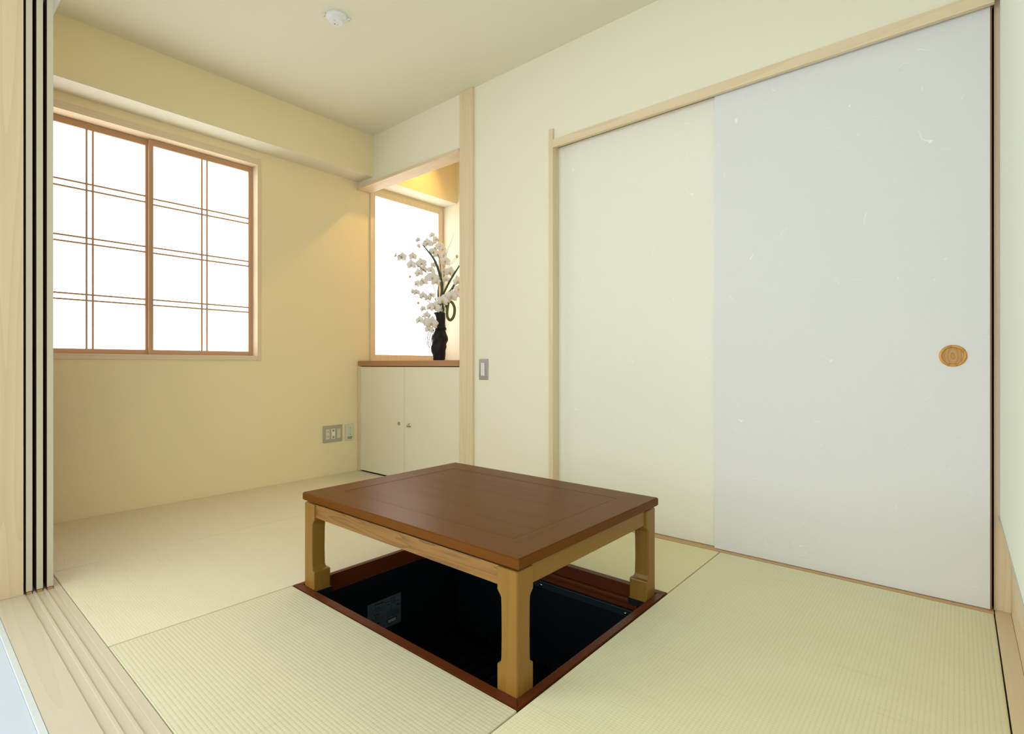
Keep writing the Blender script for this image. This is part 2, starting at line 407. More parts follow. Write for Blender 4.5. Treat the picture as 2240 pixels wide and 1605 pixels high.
# paper sliding doors
r = empty('door_1', (2.226, 0.35, 0.004)); struct(r, 'near pale paper sliding door with a round golden catch', 'door')
hole_c = (0.013, 0.7985)
mk('panel', B(2.219, 2.236, -0.0765, 0.776, 0.0045, 1.898, bev=0.0012), M['paper_front'], r)
mk('edge_strip', B(2.2185, 2.2366, -0.0800, -0.0766, 0.0045, 1.897), M['lacquer'], r)
hd = mk('handle', lathe([(0.0270, -0.0004), (0.0275, -0.0042), (0.0300, -0.0058), (0.0335, -0.0050), (0.0352, -0.0015), (0.0354, 0.0)], (2.219, hole_c[0], hole_c[1]), 'x', 56), M['gold_wood'], r, True)
def dish_material():
    m, nt, b = new_mat('dish_grain'); setb(b, 0.3, 0.5, 0, 0.2)
    tc = nt.nodes.new('ShaderNodeTexCoord'); mp = nt.nodes.new('ShaderNodeMapping')
    mp.inputs['Location'].default_value = (0, 0.0, -0.4); mp.inputs['Scale'].default_value = (0.0, 34.0, 15.0)
    nt.links.new(tc.outputs['Object'], mp.inputs[0])
    ln = nt.nodes.new('ShaderNodeVectorMath'); ln.operation = 'LENGTH'; nt.links.new(mp.outputs[0], ln.inputs[0])
    n1 = noise(nt, tc.outputs['Object'], 60, 2)
    d = mathn(nt, 'ADD', ln.outputs['Value'], mathn(nt, 'MULTIPLY', n1, 0.25))
    f = mathn(nt, 'POWER', mathn(nt, 'FRACT', mathn(nt, 'MULTIPLY', d, 3.3)), 1.6)
    nt.links.new(mixc(nt, f, (0.56, 0.28, 0.03), (0.36, 0.14, 0.008)), b.inputs['Base Color'])
    return m
mk('recessed_dish', lathe([(0.0005, -0.0010), (0.0271, -0.0010), (0.0271, -0.0003)], (2.219, hole_c[0], hole_c[1]), 'x', 56), dish_material(), hd)
hd['label'] = 'round golden wooden finger catch'
r = empty('door_2', (2.250, 1.18, 0.004)); struct(r, 'far cream paper sliding door set behind the near one', 'door')
mk('panel', B(2.241, 2.258, 0.730, 1.5849, 0.0045, 1.898, bev=0.0012), M['paper_back'], r)

# ------------------------------------------------------------------ window 1
r = empty('window_1', (0.90, YB, WZ0)); struct(r, 'wide paper-screened window with paired lattice bars', 'window')
c = 0.022
bm = bmesh.new()
yf = YB - 0.008
box(bm, WX1, WX1 + c, yf, YB + 0.10, WZ0 - 0.030, WZ1 + c + 0.018, bev=0.001)      # right
box(bm, WX0 - c, WX0, yf, YB + 0.10, WZ0 - 0.030, WZ1 + c + 0.018, bev=0.001)      # left
mk('window_jamb', bm, M['hinoki_z'], r)
bm = bmesh.new()
box(bm, WX0, WX1, yf + 0.001, YB + 0.10, WZ1, WZ1 + 0.038, bev=0.001)
mk('window_head', bm, M['hinoki_x'], r)
mk('window_sill', B(WX0, WX1, yf + 0.001, YB + 0.10, WZ0 - 0.027, WZ0, bev=0.001), M['hinoki_x'], r)
def shoji(x0, x1, y, z0, z1, pair_x, rows, sl, sr):
    bm = bmesh.new()
    box(bm, x0, x0 + sl, y, y + 0.018, z0, z1, bev=0.001); box(bm, x1 - sr, x1, y, y + 0.018, z0, z1, bev=0.001)
    p = mk('screen_stile', bm, M['sash_z'], r)
    mk('screen_rail', boxes((x0 + sl, x1 - sr, y + 0.0005, y + 0.0175, z1 - 0.034, z1), (x0 + sl, x1 - sr, y + 0.0005, y + 0.0175, z0, z0 + 0.026), bev=0.0008), M['sash_x'], r)
    bm = bmesh.new()
    for px in pair_x: box(bm, px - 0.004, px + 0.004, y + 0.004, y + 0.011, z0 + 0.026, z1 - 0.034)
    for rz in rows: box(bm, x0 + sl, x1 - sr, y + 0.0045, y + 0.0115, rz - 0.004, rz + 0.004)
    mk('lattice', bm, M['sash_x'], r)
    mk('window_paper', B(x0 + sl, x1 - sr, y + 0.0118, y + 0.0125, z0 + 0.026, z1 - 0.034), M['glow'], r)
rows = [1.656, 1.688, 1.388, 1.418, 1.099, 1.129]
shoji(0.910, 1.464, YB + 0.060, WZ0 + 0.001, WZ1 - 0.001, (1.177, 1.205), rows, 0.021, 0.021)
rows2 = [1.668, 1.701, 1.392, 1.422, 1.1005, 1.1305]
shoji(0.350, 0.920, YB + 0.081, WZ0 + 0.001, WZ1 - 0.001, (0.643, 0.669), rows2, 0.021, 0.021)

# ------------------------------------------------------------------ window 2 (alcove)
r = empty('window_2', (2.65, YB, AZ0)); struct(r, 'tall narrow glowing window inside the alcove', 'window')
ax0, ax1, az0, az1 = 2.292, 3.006, 0.799, 2.078
def mitred(x0, x1, z0, z1, wd, ya, yb):
    bm = bmesh.new()
    o_ = [(x0, z0), (x1, z0), (x1, z1), (x0, z1)]; i_ = [(x0+wd, z0+wd), (x1-wd, z0+wd), (x1-wd, z1-wd), (x0+wd, z1-wd)]
    V = {}
    for nme, L, y in (('of', o_, ya), ('if', i_, ya + 0.004), ('ob', o_, yb), ('ib', i_, yb)):
        V[nme] = [bm.verts.new((x, y, z)) for x, z in L]
    for k in range(4):
        j = (k + 1) % 4
        bm.faces.new((V['of'][k], V['of'][j], V['if'][j], V['if'][k])); bm.faces.new((V['ob'][k], V['ob'][j], V['ib'][j], V['ib'][k]))
        bm.faces.new((V['of'][k], V['of'][j], V['ob'][j], V['ob'][k])); bm.faces.new((V['if'][k], V['if'][j], V['ib'][j], V['ib'][k]))
    return bm
mk('window_frame', mitred(ax0, ax1, az0, az1, 0.043, YB - 0.012, YB - 0.0005), M['hinoki_z'], r)
mk('window_paper', B(AX0, AX1, YB + 0.004, YB + 0.007, AZ0, AZ1), M['glow2'], r)

# ------------------------------------------------------------------ alcove woodwork
struct(mk('trim_13', B(2.178, 2.290, 2.2705, YB - 0.0005, 2.040, 2.0600, bev=0.001), M['hinoki_y']), 'pale wooden lintel over the alcove', 'trim')
ct = mk('countertop', B(2.182, 3.018, 2.2715, YB - 0.013, 0.760, 0.797, bev=0.0015), M['counter'])
tag(ct, 'brown wooden shelf top in the alcove over the low cabinet', 'countertop')
cb = empty('cabinet', (2.5, 2.80, 0.0)); tag(cb, 'low cream two-door cabinet built into the alcove', 'cabinet')
mk('side_panel', B(2.186, 3.0, 3.306, 3.332, 0.002, 0.7595), M['hinoki_z'], cb)
mk('body', boxes((2.206, 3.0, 2.2735, 3.3055, 0.002, 0.7590)), M['void'], cb)
d = mk('door', B(2.190, 2.2055, 2.7980, 3.3040, 0.010, 0.7550, bev=0.0008), M['cabinet'], cb)
k = mk('latch', lathe([(0.0005, -0.0015), (0.008, -0.0015), (0.010, -0.0035), (0.013, -0.003), (0.0135, 0.0)], (2.190, 2.853, 0.3755), 'x', 28), M['chrome'], d, True)
d = mk('door', B(2.190, 2.2055, 2.2740, 2.7955, 0.010, 0.7550, bev=0.0008), M['cabinet'], cb)
k = mk('knob', lathe([(0.0005, -0.022), (0.007, -0.0215), (0.0105, -0.018), (0.0105, -0.014), (0.006, -0.010), (0.006, -0.004), (0.014, -0.003), (0.0145, 0.0)], (2.190, 2.742, 0.372), 'x', 28), M['chrome'], d, True)

# ------------------------------------------------------------------ switch, sockets, controller, smoke alarm
sw = empty('light_switch', (XW, 2.082, 0.685)); tag(sw, 'slim grey metal switch plate beside the alcove post', 'switch')
mk('plate', B(XW - 0.006, XW - 0.0005, 2.047, 2.116, 0.683, 0.803, bev=0.0022), M['alu'], sw)
bm = bmesh.new(); mk('switch_insert', B(XW - 0.0078, XW - 0.006, 2.070, 2.098, 0.706, 0.780, bev=0.0006), M['white'], sw)
for kz in range(5):
    z0 = 0.709 + kz * 0.0142
    b_ = mk('button', B(XW - 0.0090, XW - 0.0078, 2.073, 2.095, z0, z0 + 0.0118, bev=0.0004), M['white'], sw)
    mk('marker', B(XW - 0.0094, XW - 0.0090, 2.081, 2.088, z0 + 0.002, z0 + 0.0045), M['beige'], b_)
yy = YB
so = empty('wall_socket', (1.985, yy, 0.23)); tag(so, 'wide taupe wall plate with three inserts low on the window wall', 'socket')
mk('plate', B(1.911, 2.060, yy - 0.006, yy - 0.0005, 0.229, 0.346, bev=0.002), M['beige'], so)
s1 = mk('power_outlet', B(1.932, 1.960, yy - 0.0078, yy - 0.006, 0.252, 0.322, bev=0.0006), M['ivory'], so)
for x in (1.938, 1.951):
    for z in (0.266, 0.300): mk('slot', B(x, x + 0.0026, yy - 0.0083, yy - 0.0078, z, z + 0.010), M['dark'], s1)
s2 = mk('aerial_outlet', B(1.975, 2.003, yy - 0.0078, yy - 0.006, 0.252, 0.322, bev=0.0006), M['white'], so)
for z in (0.264, 0.310):
    jj = mk('jack', lathe([(0.0082, 0.0), (0.0082, -0.002), (0.006, -0.004), (0.004, -0.004), (0.0005, -0.003)], (1.989, yy - 0.0078, z), 'y', 20), M['brass'], s2, True)
mk('blank_insert', boxes((2.018, 2.044, yy - 0.0078, yy - 0.006, 0.254, 0.320), (2.020, 2.042, yy - 0.0088, yy - 0.0078, 0.290, 0.317), (2.020, 2.042, yy - 0.0088, yy - 0.0078, 0.257, 0.284)), M['ivory'], so)
rc = empty('heater_controller', (2.115, yy, 0.23)); tag(rc, 'small pale controller with round buttons between socket plate and cabinet', 'controller')
mk('case', B(2.083, 2.146, yy - 0.014, yy - 0.0005, 0.230, 0.345, bev=0.003), plain('controller_case', (0.70, 0.67, 0.49), 0.45), rc)
for k_, z in enumerate((0.314, 0.292, 0.270)):
    bt = mk('button', lathe([(0.0005, -0.003), (0.0080, -0.003), (0.0088, 0.0)], (2.118, yy - 0.014, z), 'y', 24), M['ivory'], rc)
    mk('marker', lathe([(0.0005, -0.0006), (0.0022, -0.0006), (0.0024, 0.0)], (2.118, yy - 0.017, z), 'y', 12), M['dark'], bt)
mk('printed_text', boxes((2.096, 2.135, yy - 0.0146, yy - 0.014, 0.2530, 0.2560), (2.094, 2.100, yy - 0.0146, yy - 0.014, 0.2490, 0.2515), (2.102, 2.116, yy - 0.0146, yy - 0.014, 0.2450, 0.2490), (2.118, 2.132, yy - 0.0146, yy - 0.014, 0.2450, 0.2490), (2.094, 2.130, yy - 0.0146, yy - 0.014, 0.2400, 0.2430)), M['dark'], rc)

sm = empty('smoke_alarm', (1.335, 2.205, ZC)); tag(sm, 'small round white smoke alarm on the ceiling', 'smoke alarm')
sx, sy = 1.335, 2.205
mk('base', lathe([(0.048, -0.0005), (0.048, -0.006), (0.045, -0.012), (0.042, -0.014)], (sx, sy, ZC), 'z', 40), M['white'], sm, False)
hd = mk('cover', lathe([(0.042, -0.014), (0.034, -0.018), (0.031, -0.028), (0.028, -0.031), (0.0005, -0.031)], (sx, sy, ZC), 'z', 40), M['white'], sm, False)
mk('sensor_hole', lathe([(0.003, 0.0), (0.003, -0.0008), (0.0005, -0.0008)], (sx - 0.002, sy + 0.012, ZC - 0.031), 'z', 12), M['dark'], hd)
for q in ((sx - 0.022, sx - 0.012, sy - 0.012, sy - 0.010), (sx + 0.006, sx + 0.015, sy + 0.009, sy + 0.0105)): mk('vent_slot', B(*q, ZC - 0.0316, ZC - 0.031), M['beige'], hd)
for dx, dy in ((-0.046, 0.028), (0.046, -0.028)):
    tb = mk('mounting_tab', lathe([(0.009, 0.0), (0.009, -0.006), (0.007, -0.008), (0.0005, -0.008)], (sx + dx, sy + dy, ZC - 0.0005), 'z', 20), M['white'], sm)
    mk('screw', lathe([(0.0035, 0.0), (0.0035, -0.0015), (0.0005, -0.0015)], (sx + dx, sy + dy, ZC - 0.0085), 'z', 12), M['chrome'], tb)

# ------------------------------------------------------------------ sunken pit
HX0, HX1, HY0, HY1 = 0.9008, 1.6900, 0.7488, 1.7692
IX0, IX1, IY0, IY1 = 0.9290, 1.6640, 0.7742, 1.7480
pit = empty('sunken_pit', ((HX0 + HX1) / 2, (HY0 + HY1) / 2, -0.40)); tag(pit, 'dark sunken leg well with a red-brown rim under the low table', 'floor pit')
def mitre_rail(k):
    o_ = [(HX0, HY0), (HX1, HY0), (HX1, HY1), (HX0, HY1)]; i_ = [(IX0, IY0), (IX1, IY0), (IX1, IY1), (IX0, IY1)]
    j = (k + 1) % 4; bm = bmesh.new()
    q = [o_[k], o_[j], i_[j], i_[k]]
    t = [bm.verts.new((x, y, 0.001)) for x, y in q]; b_ = [bm.verts.new((x, y, -0.060)) for x, y in q]
    bm.faces.new(t); bm.faces.new(b_[::-1])
    for a in range(4): bm.faces.new((t[a], t[(a+1) % 4], b_[(a+1) % 4], b_[a]))
    bmesh.ops.bevel(bm, geom=[e for e in bm.edges if all(v.co.z > 0 for v in e.verts)], offset=0.0015, segments=2, affect='EDGES')
    return bm
for k_ in range(4):
    mk('rim_rail', mitre_rail(k_), M['red_x'] if k_ % 2 == 0 else M['red_y'], pit)
# stepped moulding on the far right side
mk('moulding', B(IX1 - 0.018, IX1 - 0.0005, 0.842, 1.700, -0.060, -0.040, bev=0.006, seg=4), M['red_y'], pit)
mk('moulding', B(IX1 - 0.010, IX1 - 0.0005, 0.842, 1.700, -0.078, -0.0605, bev=0.001), M['red_y'], pit)
# well: walls of thin dark metal
WT = -0.062
bm = boxes((IX0 - 0.012, IX0, IY0 - 0.012, IY1 + 0.012, -0.40, WT), (IX1, IX1 + 0.012, IY0 - 0.012, IY1 + 0.012, -0.40, WT),
           (IX0, IX1, IY0 - 0.012, IY0, -0.40, WT), (IX0, IX1, IY1, IY1 + 0.012, -0.40, WT), (IX0, IX1, IY0, IY1, -0.412, -0.40))
mk('well', bm, M['navy'], pit)
rm = mk('well_rim', boxes((IX1 - 0.014, IX1 - 0.0005, IY0 + 0.07, IY1 - 0.07, -0.108, -0.0785), (IX1 - 0.022, IX1 - 0.014, IY0 + 0.07, IY1 - 0.07, -0.0845, -0.0785), bev=0.0015), M['rimnavy'], pit)
for y in (0.884, 1.251, 1.620):
    mk('screw', lathe([(0.006, 0.0), (0.006, -0.002), (0.0005, -0.003)], (IX1 - 0.0142, y, -0.0965), 'x', 16), M['chrome'], rm, True)
for k_ in range(15):
    y = IY0 + 0.06 + k_ * 0.060
    mk('floor_slat', B(IX0 + 0.05, IX1 - 0.05, y, y + 0.022, -0.385, -0.372, bev=0.003), M['slat'], pit)
for q in (IX0 + 0.045, IX1 - 0.075): mk('slat_rail', B(q, q + 0.030, IY0 + 0.04, IY1 - 0.04, -0.3995, -0.3855), M['slat'], pit)
for (cx, cy) in ((IX0, IY0), (IX1 - 0.07, IY0), (IX0, IY1 - 0.07), (IX1 - 0.07, IY1 - 0.07)):
    mk('corner_ledge', B(cx + 0.0005, cx + 0.0695, cy + 0.0005, cy + 0.0695, -0.030, -0.0085), M['black'], pit)
# instruction label on the far wall of the well
LY = IY1 - 0.0005; lx0, lx1, lz0, lz1 = 1.190, 1.350, -0.285, -0.165
lb = mk('instruction_label', B(lx0, lx1, LY - 0.0010, LY, lz0, lz1), M['label'], pit)
bm = bmesh.new(); yb = LY - 0.0010; ya = yb - 0.0004
def ink(x0, x1, z0, z1): box(bm, lx0 + x0, lx0 + x1, ya, yb, lz1 - z1, lz1 - z0)
def frame(x0, x1, z0, z1, t=0.0012):
    ink(x0, x1, z0, z0 + t); ink(x0, x1, z1 - t, z1); ink(x0, x0 + t, z0 + t, z1 - t); ink(x1 - t, x1, z0 + t, z1 - t)
random.seed(3)
for g, zz in enumerate((0.012, 0.048, 0.084)):
    ink(0.028, 0.056, zz, zz + 0.005) if g else ink(0.030, 0.075, 0.008, 0.013)
    ink(0.036, 0.042, zz + 0.009, zz + 0.014); ink(0.048, 0.054, zz + 0.009, zz + 0.014)
    frame(0.015, 0.078, zz + 0.0165, zz + 0.0305, 0.0007)
    for ln in range(3):
        x = 0.019
        while x < 0.072:
            wd = random.uniform(0.002, 0.006); ink(x, min(x + wd, 0.074), zz + 0.019 + ln * 0.0037, zz + 0.0205 + ln * 0.0037); x += wd + 0.0014
frame(0.110, 0.132, 0.006, 0.022, 0.003); frame(0.118, 0.124, 0.011, 0.017, 0.0014); ink(0.082, 0.104, 0.016, 0.019)
frame(0.108, 0.134, 0.034, 0.052, 0.0012); ink(0.094, 0.106, 0.028, 0.031); ink(0.112, 0.150, 0.026, 0.029); ink(0.138, 0.152, 0.040, 0.046)
for ln in range(5):
    x = 0.088
    while x < 0.148:
        wd = random.uniform(0.003, 0.008); ink(x, min(x + wd, 0.150), 0.058 + ln * 0.005, 0.0603 + ln * 0.005); x += wd + 0.0017
ink(0.092, 0.138, 0.088, 0.107)
mk('printed_text', bm, M['ink'], lb)
bm = bmesh.new(); box(bm, lx0 + 0.096, lx0 + 0.134, ya - 0.0004, ya, lz1 - 0.104, lz1 - 0.092)
mk('serial_sticker', bm, plain('sticker_white', (0.28, 0.30, 0.31), 0.5), lb)

# ------------------------------------------------------------------ low table
TX0, TX1, TY0, TY1, TZ = 0.9260, 1.6580, 0.7660, 1.7470, 0.3250
tb = empty('low_table', ((TX0 + TX1) / 2, (TY0 + TY1) / 2, 0.0)); tag(tb, 'low brown wooden table standing over the sunken pit', 'table')
inset = 0.100; gv = 0.0016
def border(k):
    o_ = [(TX0, TY0), (TX1, TY0), (TX1, TY1), (TX0, TY1)]
    i_ = [(TX0 + inset, TY0 + inset), (TX1 - inset, TY0 + inset), (TX1 - inset, TY1 - inset), (TX0 + inset, TY1 - inset)]
    j = (k + 1) % 4; q = [o_[k], o_[j], i_[j], i_[k]]; bm = bmesh.new()
    t = [bm.verts.new((x, y, TZ)) for x, y in q]; b_ = [bm.verts.new((x, y, TZ - 0.0270)) for x, y in q]
    bm.faces.new(t); bm.faces.new(b_[::-1])
    for a in range(4): bm.faces.new((t[a], t[(a+1) % 4], b_[(a+1) % 4], b_[a]))
    bm.edges.ensure_lookup_table()
    ed = [e for e in bm.edges if {e.verts[0], e.verts[1]} in ({t[0], t[1]}, {b_[0], b_[1]})]
    bmesh.ops.bevel(bm, geom=ed, offset=0.0028, segments=3, affect='EDGES')
    return bm
for k_ in range(4): mk('top_border', border(k_), M['top_x'] if k_ % 2 == 0 else M['top_y'], tb)
mk('top_panel', B(TX0 + inset + gv, TX1 - inset - gv, TY0 + inset + gv, TY1 - inset - gv, TZ - 0.026, TZ - 0.0003, bev=0.0005), M['top_y'], tb)
LX0, LX1, LY0, LY1 = 0.9300, 1.6550, 0.7752, 1.7420
def leg(cx, cy, sx_, sy_):
    """cx,cy outer corner; sx_,sy_ point inward"""
    w0 = 0.063; bm = bmesh.new()
    secs = [(-0.008, 0), (0.056, 0), (0.0595, 0.0012), (0.0625, 0.010), (0.075, 0.0125), (0.130, 0.0135), (0.200, 0.0128), (0.219, 0.0120), (0.226, 0.0085), (0.232, 0.003), (0.236, 0), (0.2895, 0), (0.2912, 0.002)]
    rings = []
    for zi, (z, cut) in enumerate(secs):
        w_ = w0 - cut; r_ = 0.0045; ring = []
        off = 0.0018 if zi == len(secs) - 1 else 0
        for (ax, ay, a0) in ((w_, w_, 0), (0, w_, 90), (0, 0, 180), (w_, 0, 270)):
            ccx = ax - r_ if ax else r_ ; ccy = ay - r_ if ay else r_
            ccx += (-off if ax else off); ccy += (-off if ay else off)
            for q in range(4):
                a = math.radians(a0 + q * 30)
                ring.append(bm.verts.new((cx + sx_ * (ccx + r_ * math.cos(a)), cy + sy_ * (ccy + r_ * math.sin(a)), z)))
        rings.append(ring)
    n = len(rings[0])
    for a, b_ in zip(rings, rings[1:]):
        for q in range(n): bm.faces.new((a[q], a[(q+1) % n], b_[(q+1) % n], b_[q]))
    bm.faces.new(rings[0]); bm.faces.new(rings[-1][::-1])
    return bm
for cx, cy, sx_, sy_ in ((LX0, LY0, 1, 1), (LX1, LY0, -1, 1), (LX0, LY1, 1, -1), (LX1, LY1, -1, -1)):
    mk('leg', leg(cx, cy, sx_, sy_), M['leg_z'], tb)
rc_ = 0.007; az0_, az1_ = 0.2440, 0.2900
mk('apron', B(LX0 + rc_, LX0 + rc_ + 0.020, LY0 + 0.061, LY1 - 0.061, az0_, az1_, bev=0.001), M['apron_y'], tb)
mk('apron', B(LX1 - rc_ - 0.020, LX1 - rc_, LY0 + 0.061, LY1 - 0.061, az0_, az1_, bev=0.001), M['apron_y'], tb)
mk('apron', B(LX0 + 0.061, LX1 - 0.061, LY0 + rc_, LY0 + rc_ + 0.020, az0_, az1_, bev=0.001), M['leg_x'], tb)
mk('apron', B(LX0 + 0.061, LX1 - 0.061, LY1 - rc_ - 0.020, LY1 - rc_, az0_, az1_, bev=0.001), M['leg_x'], tb)
mk('under_frame', boxes((LX0 + 0.03, LX1 - 0.03, LY0 + 0.03, LY1 - 0.03, 0.2914, 0.2979)), M['void'], tb)  # coloured dark to paint the shadow gap below the tabletop

# ------------------------------------------------------------------ orchids in a cloth-wrapped vase
VC = Vector((2.42, 2.712, 0.797))
AR = Vector((math.sin(ANG), -math.cos(ANG), 0))      # along the face of the arrangement
AD = Vector((math.cos(ANG), math.sin(ANG), 0))       # into the alcove
def P(zx, zy, d=0.0):
    """front-elevation sketch units (1506 per metre, vase foot at 853,1447) -> room"""
    return VC + AR * ((zx - 853) / 1506.0) + Vector((0, 0, (1447 - zy) / 1506.0)) + AD * d
fl = empty('orchid_arrangement', VC); tag(fl, 'white orchid arrangement in a black cloth-wrapped vase on the alcove shelf', 'flower vase')
prof = [(1447, 60, 852), (1435, 61, 852), (1400, 61, 851), (1378, 69, 853), (1350, 73, 848), (1300, 80, 850), (1285, 72, 852), (1262, 74, 853), (1235, 84, 864), (1205, 83, 868), (1180, 70, 862), (1150, 56, 862), (1125, 52, 864), (1100, 48, 872), (1050, 44, 872), (1000, 48, 868), (965, 54, 862), (950, 58, 859), (948, 50, 859), (975, 42, 859)]
bm = bmesh.new(); rings = []; n = 40
for zy, rr, cxz in prof:
    ring = []
    for k_ in range(n):
        a = 2 * math.pi * k_ / n
        wob = 1 + 0.06 * math.sin(5 * a + zy * 0.045) + 0.04 * math.sin(3 * a - zy * 0.08) if 948 < zy < 1440 else 1
        p = P(cxz, zy) + (AR * math.cos(a) + AD * math.sin(a)) * (rr / 1506.0 * wob)
        ring.append(bm.verts.new(p))
    rings.append(ring)
for a, b_ in zip(rings, rings[1:]):
    for q in range(n): bm.faces.new((a[q], a[(q+1) % n], b_[(q+1) % n], b_[q]))
bm.faces.new(rings[0]); bm.faces.new(rings[-1][::-1])
vs = mk('vase', bm, M['vase'], fl, True)
sb = vs.modifiers.new('smooth', 'SUBSURF'); sb.levels = 1; sb.render_levels = 1
bm = bmesh.new()
for zz in (1112, 1126):
    tube(bm, [P(868 + 58 * math.cos(t * math.pi / 6), zz + 3 * math.sin(t), 58 / 1506 * math.sin(t * math.pi / 6)) for t in range(13)], 0.0026)
tube(bm, [P(850, 1090, -0.040), P(880, 1130, -0.046), P(897, 1180, -0.055), P(904, 1212, -0.057)], 0.004, 0.003)
tube(bm, [P(800, 1120, -0.02), P(760, 1150, -0.03), P(746, 1185, -0.03), P(740, 1240, -0.03), P(735, 1297, -0.03)], 0.0022)
tube(bm, [P(806, 1130, -0.02), P(775, 1175, -0.035), P(757, 1235, -0.035), P(752, 1290, -0.035), P(764, 1312, -0.035), P(776, 1270, -0.035), P(792, 1190, -0.035), P(806, 1135, -0.02)], 0.0022)
mk('cord', bm, M['vase'], fl, True)
def stem(pts, r0=0.0024, r1=0.0012, m='stem'):
    bm = bmesh.new(); tube(bm, [P(*p) for p in pts], r0, r1); return mk('stem', bm, M[m], fl, True)
stem([(848, 980, 0), (835, 880, -.01), (818, 770, -.02), (800, 680, -.03), (745, 560, -.05), (640, 480, -.07), (560, 425, -.08), (500, 402, -.09), (438, 388, -.1)])
stem([(860, 980, 0), (865, 800, 0), (880, 620, 0), (868, 500, .0), (852, 380, 0), (800, 270, -.02), (720, 225, -.03), (648, 212, -.04)])
stem([(865, 980, 0), (870, 760, .02), (885, 600, .03), (905, 555, .03), (960, 450, .03), (1032, 368, .02)], 0.002, 0.0009)
stem([(870, 980, 0), (885, 860, 0), (920, 780, -.02), (985, 710, -.03), (1050, 650, -.03)])
stem([(868, 980, 0), (870, 780, .03), (868, 560, .04), (862, 430, .04), (905, 360, .04), (880, 250, .03), (815, 175, .02), (775, 148, .02)], 0.0022, 0.001)
stem([(850, 960, 0), (800, 890, -.03), (740, 868, -.05), (655, 862, -.06)], 0.0012, 0.0008)
stem([(840, 985, 0), (805, 960, -.03), (770, 995, -.06), (740, 1040, -.07)], 0.002, 0.0012)
stem([(830, 850, -.02), (780, 700, -.03), (700, 640, -.05), (620, 602, -.06), (570, 595, -.06)], 0.0015, 0.0008)
stem([(845, 950, -.02), (780, 890, -.03), (720, 790, -.04), (640, 745, -.05), (600, 738, -.05)], 0.0016, 0.0009)
stem([(975, 445, .03), (1000, 420, .03), (1035, 385, .025)], 0.001, 0.0007)
for pts, r in (([(850, 900, 0), (830, 835, -.02), (760, 760, -.05), (680, 715, -.07), (580, 708, -.10), (440, 765, -.12), (330, 822, -.13)], 0.0022),
               ([(850, 920, 0), (780, 865, -.03), (700, 815, -.05), (610, 805, -.07), (480, 860, -.09), (350, 995, -.10)], 0.0022),
               ([(875, 900, 0), (890, 600, .05), (915, 340, .06), (958, 220, .06), (997, 118, .06)], 0.0018)):
    bm = bmesh.new(); tube(bm, [P(*p) for p in pts], r, 0.0010); mk('grass_blade', bm, M['grass'], fl, True)
def blade(pts, wd, m, taper=True, twist=0.4):
    C_ = smooth_pts([P(*p) for p in pts], 8); bm = bmesh.new(); rows_ = []
    L_ = len(C_) - 1
    for i, p in enumerate(C_):
        t = (C_[min(i+1, L_)] - C_[max(i-1, 0)]).normalized()
        s = t.cross(AD); s = (s if s.length > 1e-4 else AR).normalized()
        nrm = s.cross(t).normalized()
        s = (s * math.cos(twist) + nrm * math.sin(twist)); nrm = t.cross(s).normalized()
        u = i / L_
        ww = wd / 1506 * (min(1, 0.45 + u * 1.6) * (1 - max(0, (u - 0.45) / 0.55) ** 1.6) + 0.04 if taper else 1)
        rows_.append([bm.verts.new(p - s * ww / 2), bm.verts.new(p + nrm * (0.12 * ww)), bm.verts.new(p + s * ww / 2), bm.verts.new(p + nrm * (0.12 * ww - 0.0012))])
    for a, b_ in zip(rows_, rows_[1:]):
        for q in range(4): bm.faces.new((a[q], a[(q+1) % 4], b_[(q+1) % 4], b_[q]))
    bm.faces.new(rows_[0]); bm.faces.new(rows_[-1][::-1])
    return mk('leaf', bm, M[m], fl, True)
blade([(868, 960, 0), (882, 810, -.01), (886, 700, -.02), (870, 580, -.03), (820, 430, -.05), (740, 320, -.06), (662, 236, -.07)], 30, 'leaf')
blade([(870, 960, 0), (885, 800, 0), (930, 690, 0), (1000, 560, .01), (1090, 415, .02), (1130, 350, .03)], 24, 'leaf')
blade([(855, 960, 0), (850, 850, -.01), (846, 740, -.02), (858, 645, -.02)], 20, 'leaf')
blade([(900, 940, -.01), (955, 850, -.02), (990, 850, -.03), (1018, 910, -.03), (1010, 990, -.03), (975, 1032, -.03), (945, 1000, -.03), (944, 930, -.03), (955, 850, -.025)], 28, 'leaf2', False, 0.2)
blade([(940, 780, -.01), (985, 720, -.02), (1010, 670, -.02), (1035, 580, -.02)], 28, 'leaf')
blade([(885, 970, -.03), (905, 930, -.05), (900, 880, -.055), (890, 850, -.05)], 26, 'leaf')

